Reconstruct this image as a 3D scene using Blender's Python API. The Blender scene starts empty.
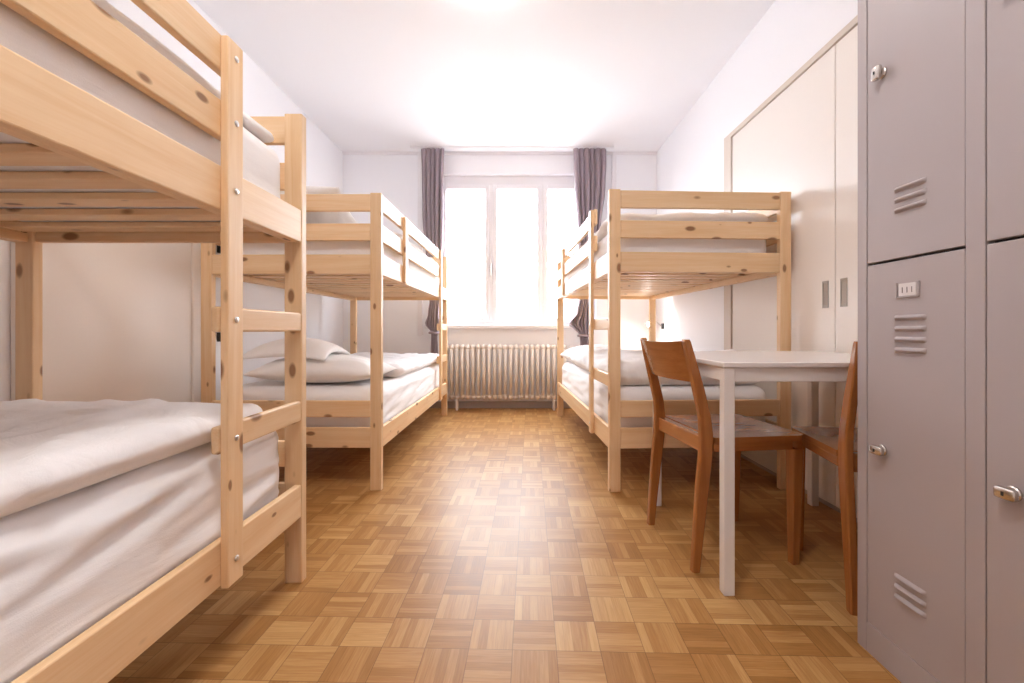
import bpy, bmesh, math, random
from mathutils import Vector, Matrix, noise

random.seed(7)
scene = bpy.context.scene
COL = scene.collection
PI = math.pi

# ------------------------------------------------------------------ helpers
def link(o):
    COL.objects.link(o)
    return o

def mesh_obj(name, bm, mat, parent=None, smooth=False, loc=(0, 0, 0), rot=(0, 0, 0)):
    me = bpy.data.meshes.new(name)
    bmesh.ops.recalc_face_normals(bm, faces=bm.faces)
    bm.to_mesh(me)
    bm.free()
    if smooth:
        for p in me.polygons:
            p.use_smooth = True
    if mat is not None:
        me.materials.append(mat)
    o = bpy.data.objects.new(name, me)
    o.location = loc
    o.rotation_euler = rot
    link(o)
    if parent is not None:
        o.parent = parent
    return o

def tag(o, label, cat, group=None, kind=None):
    if label:
        o["label"] = label
    if cat:
        o["category"] = cat
    if group:
        o["group"] = group
    if kind:
        o["kind"] = kind
    return o

def thing(name, label, cat, loc=(0, 0, 0), rotz=0.0, group=None):
    o = bpy.data.objects.new(name, None)
    o.empty_display_size = 0.1
    link(o)
    o.location = loc
    o.rotation_euler = (0, 0, rotz)
    return tag(o, label, cat, group)

def struct(name, bm, mat, **k):
    o = mesh_obj(name, bm, mat, **k)
    if o.parent is None:
        o["kind"] = "structure"
    return o

def add_box(bm, x0, x1, y0, y1, z0, z1, bev=0.0, seg=2):
    r = bmesh.ops.create_cube(bm, size=1.0)
    vs = r["verts"]
    for v in vs:
        v.co = Vector(((x0 + x1) / 2 + v.co.x * (x1 - x0),
                       (y0 + y1) / 2 + v.co.y * (y1 - y0),
                       (z0 + z1) / 2 + v.co.z * (z1 - z0)))
    if bev > 0:
        es = list({e for v in vs for e in v.link_edges})
        bmesh.ops.bevel(bm, geom=es, offset=bev, segments=seg, affect='EDGES', profile=0.5)
    return bm

def box(x0, x1, y0, y1, z0, z1, bev=0.0, seg=2):
    return add_box(bmesh.new(), x0, x1, y0, y1, z0, z1, bev, seg)

def add_cyl(bm, p0, p1, r0, r1=None, n=16):
    r1 = r0 if r1 is None else r1
    p0, p1 = Vector(p0), Vector(p1)
    d = p1 - p0
    q = Vector((0, 0, 1)).rotation_difference(d)
    m = Matrix.Translation((p0 + p1) / 2) @ q.to_matrix().to_4x4()
    bmesh.ops.create_cone(bm, cap_ends=True, segments=n, radius1=r0, radius2=r1, depth=d.length, matrix=m)
    return bm

def add_lathe(bm, prof, n=32, origin=(0, 0, 0), axis='Z'):
    rings = []
    ox, oy, oz = origin
    for r, h in prof:
        ring = []
        for i in range(n):
            a = 2 * PI * i / n
            c, s = r * math.cos(a), r * math.sin(a)
            if axis == 'Z':
                co = (ox + c, oy + s, oz + h)
            elif axis == 'X':
                co = (ox + h, oy + c, oz + s)
            else:
                co = (ox + c, oy + h, oz + s)
            ring.append(bm.verts.new(co))
        rings.append(ring)
    for a, b in zip(rings, rings[1:]):
        for i in range(n):
            j = (i + 1) % n
            bm.faces.new((a[i], a[j], b[j], b[i]))
    bm.faces.new(rings[0])
    bm.faces.new(rings[-1])
    return bm

def add_tube(bm, pts, r, n=8):
    pts = [Vector(p) for p in pts]
    rings = []
    for i, p in enumerate(pts):
        t = (pts[min(i + 1, len(pts) - 1)] - pts[max(i - 1, 0)]).normalized()
        up = Vector((0, 0, 1)) if abs(t.z) < 0.9 else Vector((1, 0, 0))
        a = t.cross(up).normalized()
        b = t.cross(a)
        rings.append([bm.verts.new(p + r * (math.cos(2 * PI * k / n) * a + math.sin(2 * PI * k / n) * b)) for k in range(n)])
    for A, B in zip(rings, rings[1:]):
        for i in range(n):
            j = (i + 1) % n
            bm.faces.new((A[i], A[j], B[j], B[i]))
    bm.faces.new(rings[0])
    bm.faces.new(rings[-1])
    return bm

def add_loft(bm, sections):
    """sections: list of closed loops (lists of Vector), same count -> skin with caps"""
    rings = [[bm.verts.new(c) for c in s] for s in sections]
    n = len(rings[0])
    for A, B in zip(rings, rings[1:]):
        for i in range(n):
            j = (i + 1) % n
            bm.faces.new((A[i], A[j], B[j], B[i]))
    bm.faces.new(rings[0])
    bm.faces.new(rings[-1])
    return bm

# ------------------------------------------------------------------ materials
def new_mat(name):
    m = bpy.data.materials.new(name)
    m.use_nodes = True
    nt = m.node_tree
    b = nt.nodes["Principled BSDF"]
    return m, nt, b

def N(nt, t, **k):
    n = nt.nodes.new(t)
    for a, v in k.items():
        setattr(n, a, v)
    return n

def MATH(nt, op, a, b=None, c=None):
    n = nt.nodes.new("ShaderNodeMath")
    n.operation = op
    for i, v in enumerate((a, b, c)):
        if v is None:
            continue
        if isinstance(v, (int, float)):
            n.inputs[i].default_value = v
        else:
            nt.links.new(v, n.inputs[i])
    return n.outputs[0]

def MIX(nt, fac, a, b, blend='MIX'):
    n = nt.nodes.new("ShaderNodeMix")
    n.data_type = 'RGBA'
    n.blend_type = blend
    for idx, v in ((0, fac), (6, a), (7, b)):
        if isinstance(v, (int, float)):
            n.inputs[idx].default_value = v
        elif isinstance(v, tuple):
            n.inputs[idx].default_value = v if len(v) == 4 else (*v, 1)
        else:
            nt.links.new(v, n.inputs[idx])
    return n.outputs[2]

def paint(name, col, rough=0.5, metallic=0.0, bump=0.0, scale=80.0, var=0.03, coat=0.0, spec=0.5):
    m, nt, b = new_mat(name)
    tc = N(nt, "ShaderNodeTexCoord")
    nz = N(nt, "ShaderNodeTexNoise")
    nz.inputs["Scale"].default_value = scale
    nz.inputs["Detail"].default_value = 3
    nt.links.new(tc.outputs["Object"], nz.inputs["Vector"])
    lo = tuple(c * (1 - var) for c in col)
    hi = tuple(min(1, c * (1 + var)) for c in col)
    nt.links.new(MIX(nt, nz.outputs[0], lo, hi), b.inputs["Base Color"])
    b.inputs["Roughness"].default_value = rough
    b.inputs["Metallic"].default_value = metallic
    b.inputs["Coat Weight"].default_value = coat
    b.inputs["Specular IOR Level"].default_value = spec
    if bump > 0:
        bp = N(nt, "ShaderNodeBump")
        bp.inputs["Strength"].default_value = bump
        bp.inputs["Distance"].default_value = 0.002
        nt.links.new(nz.outputs[0], bp.inputs["Height"])
        nt.links.new(bp.outputs[0], b.inputs["Normal"])
    return m

def wood(name, axis, light, dark, knot, rough=0.5, grain=34.0, knots=True, coat=0.0, bump=0.05, kmin=0.02):
    """grain runs along the object's own axis"""
    m, nt, b = new_mat(name)
    tc = N(nt, "ShaderNodeTexCoord")
    oi = N(nt, "ShaderNodeObjectInfo")
    off = N(nt, "ShaderNodeVectorMath", operation='SCALE')
    cmb = N(nt, "ShaderNodeCombineXYZ")
    for i in range(3):
        nt.links.new(MATH(nt, 'MULTIPLY', oi.outputs["Random"], (13.7, 29.3, 7.9)[i]), cmb.inputs[i])
    add = N(nt, "ShaderNodeVectorMath", operation='ADD')
    nt.links.new(tc.outputs["Object"], add.inputs[0])
    nt.links.new(cmb.outputs[0], add.inputs[1])
    sc = [grain, grain, grain]
    sc["XYZ".index(axis)] = grain * 0.045
    mp = N(nt, "ShaderNodeMapping")
    mp.inputs["Scale"].default_value = sc
    nt.links.new(add.outputs[0], mp.inputs["Vector"])
    n1 = N(nt, "ShaderNodeTexNoise")
    n1.inputs["Scale"].default_value = 1.0
    n1.inputs["Detail"].default_value = 4
    n1.inputs["Distortion"].default_value = 0.6
    nt.links.new(mp.outputs[0], n1.inputs["Vector"])
    fine = N(nt, "ShaderNodeTexNoise")
    fine.inputs["Scale"].default_value = 7.0
    fine.inputs["Detail"].default_value = 2
    nt.links.new(mp.outputs[0], fine.inputs["Vector"])
    g = MATH(nt, 'ADD', MATH(nt, 'MULTIPLY', n1.outputs[0], 0.75), MATH(nt, 'MULTIPLY', fine.outputs[0], 0.25))
    ramp = N(nt, "ShaderNodeValToRGB")
    ramp.color_ramp.elements[0].position = 0.34
    ramp.color_ramp.elements[1].position = 0.66
    ramp.color_ramp.elements[0].color = (*dark, 1)
    ramp.color_ramp.elements[1].color = (*light, 1)
    nt.links.new(g, ramp.inputs[0])
    col = ramp.outputs[0]
    if knots:
        ks = [15.0, 15.0, 15.0]
        ks["XYZ".index(axis)] = 7.0
        mk = N(nt, "ShaderNodeMapping")
        mk.inputs["Scale"].default_value = ks
        nt.links.new(add.outputs[0], mk.inputs["Vector"])
        v = N(nt, "ShaderNodeTexVoronoi")
        v.inputs["Scale"].default_value = 1.0
        nt.links.new(mk.outputs[0], v.inputs["Vector"])
        sep = N(nt, "ShaderNodeSeparateColor")
        nt.links.new(v.outputs["Color"], sep.inputs[0])
        gate = MATH(nt, 'GREATER_THAN', sep.outputs[0], kmin)
        size = MATH(nt, 'MULTIPLY_ADD', sep.outputs[1], 0.14, 0.10)
        k = MATH(nt, 'SUBTRACT', 1.0, MATH(nt, 'DIVIDE', v.outputs["Distance"], size))
        k = N(nt, "ShaderNodeClamp").inputs[0].node if False else k
        cl = N(nt, "ShaderNodeClamp")
        nt.links.new(MATH(nt, 'MULTIPLY', MATH(nt, 'MULTIPLY', k, 2.6), gate), cl.inputs[0])
        halo = N(nt, "ShaderNodeClamp")
        nt.links.new(MATH(nt, 'MULTIPLY', MATH(nt, 'SUBTRACT', 1.0, MATH(nt, 'DIVIDE', v.outputs["Distance"], MATH(nt, 'MULTIPLY', size, 2.4))), MATH(nt, 'MULTIPLY', gate, 0.45)), halo.inputs[0])
        col = MIX(nt, halo.outputs[0], col, dark)
        col = MIX(nt, MATH(nt, 'MULTIPLY', cl.outputs[0], 0.85), col, knot)
    # board to board tint
    hsv = N(nt, "ShaderNodeHueSaturation")
    nt.links.new(MATH(nt, 'MULTIPLY_ADD', oi.outputs["Random"], 0.14, 0.93), hsv.inputs["Value"])
    nt.links.new(col, hsv.inputs["Color"])
    nt.links.new(hsv.outputs[0], b.inputs["Base Color"])
    b.inputs["Roughness"].default_value = rough
    b.inputs["Coat Weight"].default_value = coat
    b.inputs["Coat Roughness"].default_value = 0.25
    bp = N(nt, "ShaderNodeBump")
    bp.inputs["Strength"].default_value = bump
    bp.inputs["Distance"].default_value = 0.003
    nt.links.new(g, bp.inputs["Height"])
    nt.links.new(bp.outputs[0], b.inputs["Normal"])
    return m

PL, PD, PK = (0.83, 0.605, 0.375), (0.745, 0.485, 0.255), (0.21, 0.075, 0.022)
PINE = {a: wood("pine_grain_" + a.lower(), a, PL, PD, PK, rough=0.42) for a in "XYZ"}
CL, CD = (0.42, 0.16, 0.042), (0.30, 0.102, 0.026)
CHAIRW = {a: wood("brown_beech_" + a.lower(), a, CL, CD, CD, rough=0.25, knots=False, grain=26, bump=0.02, coat=0.35) for a in "XYZ"}

def fabric(name, col, rough=0.9, wr=0.25, scale=9.0, stretch=(1, 1, 1), sheen=0.2):
    m, nt, b = new_mat(name)
    tc = N(nt, "ShaderNodeTexCoord")
    mp = N(nt, "ShaderNodeMapping")
    mp.inputs["Scale"].default_value = stretch
    nt.links.new(tc.outputs["Object"], mp.inputs["Vector"])
    nz = N(nt, "ShaderNodeTexNoise")
    nz.inputs["Scale"].default_value = scale
    nz.inputs["Detail"].default_value = 5
    nz.inputs["Distortion"].default_value = 1.2
    nt.links.new(mp.outputs[0], nz.inputs["Vector"])
    wv = N(nt, "ShaderNodeTexNoise")
    wv.inputs["Scale"].default_value = 420
    nt.links.new(tc.outputs["Object"], wv.inputs["Vector"])
    h = MATH(nt, 'ADD', nz.outputs[0], MATH(nt, 'MULTIPLY', wv.outputs[0], 0.04))
    bp = N(nt, "ShaderNodeBump")
    bp.inputs["Strength"].default_value = wr
    bp.inputs["Distance"].default_value = 0.02
    nt.links.new(h, bp.inputs["Height"])
    nt.links.new(bp.outputs[0], b.inputs["Normal"])
    nt.links.new(MIX(nt, wv.outputs[0], tuple(c * 0.96 for c in col), col), b.inputs["Base Color"])
    b.inputs["Roughness"].default_value = rough
    b.inputs["Sheen Weight"].default_value = sheen
    b.inputs["Specular IOR Level"].default_value = 0.2
    return m

M_sheet = fabric("white_sheet", (0.87, 0.85, 0.85), wr=0.25, scale=5.0, stretch=(1.0, 0.35, 2.0))
M_duvet = fabric("white_duvet_cotton", (0.88, 0.86, 0.86), wr=0.35, scale=7.0)
M_pillow = fabric("white_pillowcase", (0.88, 0.86, 0.85), wr=0.3, scale=9.0)
M_curtain = fabric("mauve_grey_curtain", (0.35, 0.28, 0.315), wr=0.1, scale=30, sheen=0.3)
M_wall = paint("white_wall_paint", (0.90, 0.90, 0.93), rough=0.5, bump=0.05, scale=180, var=0.01)
M_ceil = paint("white_ceiling_paint", (0.88, 0.87, 0.89), rough=0.7, bump=0.05, scale=160, var=0.01)
M_door = paint("cream_door_paint", (0.85, 0.78, 0.715), rough=0.35, var=0.01)
M_ward = paint("cream_laminate", (0.86, 0.805, 0.755), rough=0.38, var=0.01)
M_trim = paint("cream_trim_paint", (0.66, 0.58, 0.51), rough=0.4, var=0.02)
M_base = paint("grey_beige_skirting", (0.42, 0.36, 0.33), rough=0.45, var=0.03)
M_locker = paint("pinkish_grey_locker_enamel", (0.41, 0.362, 0.366), rough=0.36, var=0.01, bump=0.03, scale=300)
M_gap = paint("dark_seam", (0.05, 0.04, 0.04), rough=0.8)
M_steel = paint("brushed_nickel", (0.62, 0.58, 0.54), rough=0.25, metallic=1.0)
M_alu = paint("zinc_bolt", (0.75, 0.73, 0.72), rough=0.3, metallic=1.0)
M_black = paint("black_plastic", (0.02, 0.02, 0.022), rough=0.45)
M_table = paint("white_table_top", (0.76, 0.71, 0.68), rough=0.25, var=0.01)
M_tframe = paint("white_powder_coat", (0.74, 0.70, 0.67), rough=0.4, var=0.01)
M_winfr = paint("white_window_frame", (0.84, 0.82, 0.84), rough=0.35, var=0.01)
M_rad = paint("cream_radiator_enamel", (0.82, 0.75, 0.69), rough=0.35, var=0.01)
M_plate = paint("white_card", (0.70, 0.66, 0.66), rough=0.5)
M_ink = paint("grey_ink", (0.16, 0.13, 0.13), rough=0.6)
M_facade = paint("pale_render_facade", (0.80, 0.79, 0.78), rough=0.8)
M_fwin = paint("blue_grey_window_glass", (0.22, 0.24, 0.30), rough=0.2)
M_handle = paint("satin_steel_pull", (0.32, 0.28, 0.24), rough=0.35, metallic=0.8)
M_pulld = paint("pull_recess", (0.33, 0.27, 0.22), rough=0.4, metallic=0.5)

def glass_mat():
    m = bpy.data.materials.new("window_glass")
    m.use_nodes = True
    nt = m.node_tree
    for n in list(nt.nodes):
        nt.nodes.remove(n)
    out = N(nt, "ShaderNodeOutputMaterial")
    tr = N(nt, "ShaderNodeBsdfTransparent")
    gl = N(nt, "ShaderNodeBsdfGlossy")
    gl.inputs["Roughness"].default_value = 0.02
    mx = N(nt, "ShaderNodeMixShader")
    mx.inputs[0].default_value = 0.06
    nt.links.new(tr.outputs[0], mx.inputs[1])
    nt.links.new(gl.outputs[0], mx.inputs[2])
    nt.links.new(mx.outputs[0], out.inputs[0])
    return m
M_glass = glass_mat()

def emit_mat(name, col, s):
    m, nt, b = new_mat(name)
    b.inputs["Base Color"].default_value = (0.8, 0.8, 0.8, 1)
    b.inputs["Emission Color"].default_value = (*col, 1)
    b.inputs["Emission Strength"].default_value = s
    return m

def parquet_mat():
    m, nt, b = new_mat("oak_mosaic_parquet")
    S = 0.118
    tc = N(nt, "ShaderNodeTexCoord")
    mp = N(nt, "ShaderNodeMapping")
    mp.inputs["Rotation"].default_value = (0, 0, math.radians(1.6))
    mp.inputs["Location"].default_value = (0.047, 0.03, 0)
    nt.links.new(tc.outputs["Object"], mp.inputs["Vector"])
    sp = N(nt, "ShaderNodeSeparateXYZ")
    nt.links.new(mp.outputs[0], sp.inputs[0])
    ux = MATH(nt, 'DIVIDE', sp.outputs[0], S)
    uy = MATH(nt, 'DIVIDE', sp.outputs[1], S)
    cx, cy = MATH(nt, 'FLOOR', ux), MATH(nt, 'FLOOR', uy)
    fx, fy = MATH(nt, 'SUBTRACT', ux, cx), MATH(nt, 'SUBTRACT', uy, cy)
    par = MATH(nt, 'FLOORED_MODULO', MATH(nt, 'ADD', cx, cy), 2.0)
    inv = MATH(nt, 'SUBTRACT', 1.0, par)
    across = MATH(nt, 'ADD', MATH(nt, 'MULTIPLY', fx, par), MATH(nt, 'MULTIPLY', fy, inv))
    along = MATH(nt, 'ADD', MATH(nt, 'MULTIPLY', fy, par), MATH(nt, 'MULTIPLY', fx, inv))
    a5 = MATH(nt, 'MULTIPLY', across, 5.0)
    st = MATH(nt, 'FLOOR', a5)
    fs = MATH(nt, 'SUBTRACT', a5, st)
    cb = N(nt, "ShaderNodeCombineXYZ")
    nt.links.new(cx, cb.inputs[0]); nt.links.new(cy, cb.inputs[1]); nt.links.new(st, cb.inputs[2])
    wn = N(nt, "ShaderNodeTexWhiteNoise", noise_dimensions='3D')
    nt.links.new(cb.outputs[0], wn.inputs["Vector"])
    cb2 = N(nt, "ShaderNodeCombineXYZ")
    nt.links.new(cx, cb2.inputs[0]); nt.links.new(cy, cb2.inputs[1])
    wt = N(nt, "ShaderNodeTexWhiteNoise", noise_dimensions='3D')
    nt.links.new(cb2.outputs[0], wt.inputs["Vector"])
    # grain inside each strip
    gv = N(nt, "ShaderNodeCombineXYZ")
    nt.links.new(MATH(nt, 'MULTIPLY', a5, 3.2), gv.inputs[0])
    nt.links.new(MATH(nt, 'MULTIPLY', along, 0.9), gv.inputs[1])
    nt.links.new(MATH(nt, 'MULTIPLY', wn.outputs["Value"], 91.0), gv.inputs[2])
    gn = N(nt, "ShaderNodeTexNoise")
    gn.inputs["Scale"].default_value = 1.6
    gn.inputs["Detail"].default_value = 4
    gn.inputs["Distortion"].default_value = 0.5
    nt.links.new(gv.outputs[0], gn.inputs["Vector"])
    mixv = MATH(nt, 'ADD', MATH(nt, 'MULTIPLY_ADD', wn.outputs["Value"], 0.36, 0.01),
                MATH(nt, 'ADD', MATH(nt, 'MULTIPLY', wt.outputs["Value"], 0.25), MATH(nt, 'MULTIPLY', gn.outputs[0], 0.56)))
    ramp = N(nt, "ShaderNodeValToRGB")
    cr = ramp.color_ramp
    cr.elements[0].position = 0.12; cr.elements[0].color = (0.25, 0.105, 0.026, 1)
    cr.elements[1].position = 1.0; cr.elements[1].color = (0.56, 0.335, 0.135, 1)
    e = cr.elements.new(0.52); e.color = (0.375, 0.18, 0.054, 1)
    nt.links.new(mixv, ramp.inputs[0])
    # seams
    def edge(f, w):
        return MATH(nt, 'LESS_THAN', MATH(nt, 'MINIMUM', f, MATH(nt, 'SUBTRACT', 1.0, f)), w)
    seam = MATH(nt, 'MAXIMUM', edge(fx, 0.009), edge(fy, 0.009))
    seam2 = edge(fs, 0.03)
    col = MIX(nt, MATH(nt, 'MULTIPLY', seam2, 0.22), ramp.outputs[0], (0.10, 0.04, 0.012))
    col = MIX(nt, MATH(nt, 'MULTIPLY', seam, 0.45), col, (0.08, 0.03, 0.01))
    nt.links.new(col, b.inputs["Base Color"])
    rn = MATH(nt, 'MULTIPLY_ADD', gn.outputs[0], 0.14, 0.33)
    nt.links.new(rn, b.inputs["Roughness"])
    b.inputs["Specular IOR Level"].default_value = 0.24
    bp = N(nt, "ShaderNodeBump")
    bp.inputs["Strength"].default_value = 0.12
    bp.inputs["Distance"].default_value = 0.002
    hh = MATH(nt, 'ADD', MATH(nt, 'MULTIPLY', wn.outputs["Value"], 0.4), MATH(nt, 'MULTIPLY', seam, -1.0))
    nt.links.new(hh, bp.inputs["Height"])
    nt.links.new(bp.outputs[0], b.inputs["Normal"])
    return m
M_floor = parquet_mat()

# ------------------------------------------------------------------ room shell
XL, XR, YB, YF, HC = -1.93, 1.53, 4.72, -1.05, 2.82
WX0, WX1, WZ0, WZ1 = -0.90, 0.86, 0.92, 2.58   # window opening
T = 0.25
struct("floor", box(XL - T, XR + T, YF - T, YB + T, -0.1, 0.0), M_floor)
struct("ceiling", box(XL - T, XR + T, YF - T, YB + T, HC, HC + 0.1), M_ceil)
struct("wall_left", box(XL - T, XL, YF - T, YB + T, 0, HC), M_wall)
struct("wall_right", box(XR, XR + T, YF - T, YB + T, 0, HC), M_wall)
struct("wall_front", box(XL, XR, YF - T, YF, 0, HC), M_wall)
bm = bmesh.new()
add_box(bm, XL, WX0, YB, YB + T, 0, HC)
add_box(bm, WX1, XR, YB, YB + T, 0, HC)
add_box(bm, WX0, WX1, YB, YB + T, 0, WZ0)
add_box(bm, WX0, WX1, YB, YB + T, WZ1, HC)
struct("wall_back", bm, M_wall)

struct("baseboard_back", box(XL, XR, YB - 0.014, YB, 0, 0.075, 0.004), M_base)
struct("baseboard_left", box(XL, XL + 0.014, 2.62, YB - 0.014, 0, 0.075, 0.004), M_base)
struct("baseboard_left_near", box(XL, XL + 0.014, YF, 1.60, 0, 0.075, 0.004), M_base)
struct("baseboard_right", box(XR - 0.012, XR, 3.18, YB - 0.014, 0, 0.075, 0.004), M_base)
# shallow casing around the window niche and the cornice line under the ceiling
bm = bmesh.new()
add_box(bm, -1.10, -1.05, YB - 0.03, YB, 0.80, HC - 0.02, 0.004)
struct("trim_1", bm, M_winfr)
bm = bmesh.new()
add_box(bm, 1.03, 1.08, YB - 0.03, YB, 0.80, HC - 0.02, 0.004)
struct("trim_2", bm, M_winfr)
struct("trim_3", box(XL, XR, YB - 0.02, YB, HC - 0.03, HC, 0.004), M_winfr)

# window_1 : fixed frame, three casements, panes, sill
win = struct("window_1", (lambda bm: (
    add_box(bm, WX0, WX1, YB + 0.07, YB + 0.15, WZ1 - 0.10, WZ1, 0.006),
    add_box(bm, WX0, WX1, YB + 0.07, YB + 0.15, WZ0, WZ0 + 0.03, 0.006),
    add_box(bm, WX0, WX0 + 0.05, YB + 0.07, YB + 0.15, WZ0, WZ1, 0.006),
    add_box(bm, WX1 - 0.05, WX1, YB + 0.07, YB + 0.15, WZ0, WZ1, 0.006), bm)[-1])(bmesh.new()), M_winfr)
fr_edges = [(-0.85, -0.315), (-0.285, 0.265), (0.285, 0.81)]
for a, b_ in fr_edges:
    z0, z1 = WZ0 + 0.03, WZ1 - 0.10
    w = 0.05
    bm = bmesh.new()
    add_box(bm, a, a + w, YB + 0.05, YB + 0.11, z0, z1, 0.006)
    add_box(bm, b_ - w, b_, YB + 0.05, YB + 0.11, z0, z1, 0.006)
    add_box(bm, a + w, b_ - w, YB + 0.05, YB + 0.11, z0, z0 + 0.045, 0.006)
    add_box(bm, a + w, b_ - w, YB + 0.05, YB + 0.11, z1 - 0.05, z1, 0.006)
    cs = mesh_obj("casement", bm, M_winfr, win)
    mesh_obj("glass_pane", box(a + w - 0.005, b_ - w + 0.005, YB + 0.078, YB + 0.084, z0 + 0.04, z1 - 0.045), M_glass, cs)
bm = bmesh.new()
add_box(bm, -0.335, -0.265, YB + 0.06, YB + 0.12, WZ0 + 0.03, WZ1 - 0.1, 0.005)
mesh_obj("mullion", bm, M_winfr, win)
mesh_obj("mullion", box(0.262, 0.288, YB + 0.06, YB + 0.12, WZ0 + 0.03, WZ1 - 0.1, 0.004), M_winfr, win)
bm = bmesh.new()
add_box(bm, -0.31, -0.29, YB + 0.035, YB + 0.06, 1.45, 1.60, 0.004)
add_box(bm, -0.307, -0.293, YB + 0.005, YB + 0.04, 1.57, 1.585, 0.003)
add_box(bm, -0.307, -0.293, YB + 0.0, YB + 0.012, 1.46, 1.585, 0.004)
mesh_obj("window_handle", bm, M_alu, win)
mesh_obj("window_sill", box(WX0 - 0.12, WX1 + 0.12, YB - 0.07, YB + 0.08, WZ0 - 0.045, WZ0 - 0.005, 0.006), M_winfr, win)

# door on the left wall, behind the nearest bunk
d1 = struct("door_1", box(XL - 0.005, XL + 0.022, 1.70, 2.50, 0.005, 2.02, 0.004), M_door)
bm = bmesh.new()
add_box(bm, XL, XL + 0.035, 2.50, 2.575, 0, 2.09, 0.005)
add_box(bm, XL, XL + 0.035, 1.625, 1.70, 0, 2.09, 0.005)
add_box(bm, XL, XL + 0.035, 1.70, 2.50, 2.02, 2.09, 0.005)
mesh_obj("door_frame", bm, M_door, d1)

# ------------------------------------------------------------------ bunk beds
W2, L2, HB = 0.485, 1.015, 1.595
XO = {1: 0.4775, -1: 0.4965}    # aisle side, wall side
PT, PW = 0.033, 0.060     # post thickness along the length, width across
EB = 0.0035               # edge rounding

def make_bunk(label):
    t = thing("bunk_bed", label, "bunk bed", group="pine bunk beds")
    for sx in (-1, 1):
        for sy in (-1, 1):
            x0, x1 = sorted((sx * XO[sx], sx * (XO[sx] - PW)))
            y0, y1 = sorted((sy * L2, sy * (L2 - PT)))
            p = mesh_obj("corner_post", box(x0, x1, y0, y1, 0, HB, EB), PINE["Z"], t)
    ends_up = [(1.498, 1.590), (1.340, 1.432), (1.160, 1.266)]
    ends_lo = [(0.392, 0.480), (0.228, 0.336)]
    for sy in (-1, 1):
        y0, y1 = sorted((sy * (L2 - 0.003), sy * (L2 - 0.025)))
        for z0, z1 in ends_up + ends_lo:
            mesh_obj("end_board", box(-(XO[-1] - PW) + 0.0003, XO[1] - PW - 0.0003, y0, y1, z0, z1, EB), PINE["X"], t)
    yr = L2 - PT - 0.0003
    rail_o, rail_i = 0.476, 0.454
    for sx in (-1, 1):
        x0, x1 = sorted((sx * (XO[sx] - 0.0015), sx * (XO[sx] - 0.0235)))
        mesh_obj("side_rail", box(x0, x1, -yr, yr, 1.157, 1.267, EB), PINE["Y"], t)
        mesh_obj("side_rail", box(x0, x1, -yr, yr, 0.226, 0.336, EB), PINE["Y"], t)
        yend = 0.645 if sx > 0 else yr
        mesh_obj("guard_rail", box(x0, x1, -yr, yend, 1.502, 1.592, EB), PINE["Y"], t)
        mesh_obj("guard_rail", box(x0, x1, -yr, yend, 1.338, 1.430, EB), PINE["Y"], t)
        xa, xb = sorted((sx * (XO[sx] - 0.0238), sx * (XO[sx] - 0.046)))
        for z in (1.158, 0.227):
            mesh_obj("slat_ledger", box(xa, xb, -yr, yr, z, z + 0.03, 0.002), PINE["Y"], t)
    mesh_obj("guard_support", box(rail_o + 0.0003, rail_o + 0.02, -0.600, -0.542, 1.160, 1.575, EB), PINE["Z"], t)
    lp = mesh_obj("ladder_post", box(rail_o + 0.0003, rail_o + 0.02, 0.585, 0.645, 0.221, 1.588, EB), PINE["Z"], t)
    for z in (1.547, 1.384, 1.212, 0.886, 0.586, 0.281):
        bm = bmesh.new()
        add_lathe(bm, [(0.0075, 0.0), (0.0075, 0.002), (0.005, 0.0035), (0.002, 0.0038)], 14, (rail_o + 0.02, 0.617, z), 'X')
        mesh_obj("bolt", bm, M_alu, lp, smooth=True)
    for z0, z1 in ((0.855, 0.918), (0.552, 0.620)):
        mesh_obj("ladder_rung", box(rail_i, rail_o, 0.582, yr, z0, z1, 0.006, 3), PINE["Y"], t)
    for k in range(14):
        y = -0.93 + k * (1.86 / 13)
        jig = random.uniform(-0.004, 0.004)
        for z in (1.189, 0.258):
            mesh_obj("slat", box(-0.45, 0.45, y - 0.034 + jig, y + 0.034 + jig, z, z + 0.018, 0.003), PINE["X"], t)
    # webbing that spaces the slats of the upper bunk
    for x in (-0.30, 0.30):
        bm = bmesh.new()
        add_box(bm, x - 0.012, x + 0.012, -0.95, 0.95, 1.2072, 1.2085)
        mesh_obj("slat_strap", bm, M_sheet, t)
    return t

def copy_tree(o, parent=None):
    c = o.copy()
    link(c)
    if parent is not None:
        c.parent = parent
        c.matrix_parent_inverse = o.matrix_parent_inverse.copy()
    for ch in list(o.children):
        copy_tree(ch, c)
    return c

BED_NEAR = (-1.211, 0.47, 0.0)
BED_MID = (-1.199, 3.309, -0.0097)
th = 0.045
BED_R = (0.475 + W2 * math.cos(th) - L2 * math.sin(th), 2.265 + W2 * math.sin(th) + L2 * math.cos(th), PI + th)

b1 = make_bunk("pine bunk bed nearest the camera, cut off by the left edge of the photo")
b2 = copy_tree(b1)
b3 = copy_tree(b1)
for b_, (x, y, r), lab in ((b1, BED_NEAR, None),
                           (b2, BED_MID, "pine bunk bed along the left wall behind the nearest bunk, towards the window"),
                           (b3, BED_R, "pine bunk bed on the right in front of the wardrobe, behind the table")):
    b_.location = (x, y, 0)
    b_.rotation_euler = (0, 0, r)
    if b_ is b3:
        b_.scale = (1.02, 1, 1.008)
        b_.location.x += 0.010
    if lab:
        b_["label"] = lab

def bed_pt(bed, x, y, z):
    """bed-local point -> world.  local +x is the aisle side, local +y the ladder end"""
    bx, by, r = bed
    c, s = math.cos(r), math.sin(r)
    return Vector((bx + c * x - s * y, by + s * x + c * y, z))

# ------------------------------------------------------------------ bedding
def fbm(p, o=4):
    return noise.fractal(p, 1.0, 2.0, o)

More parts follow.
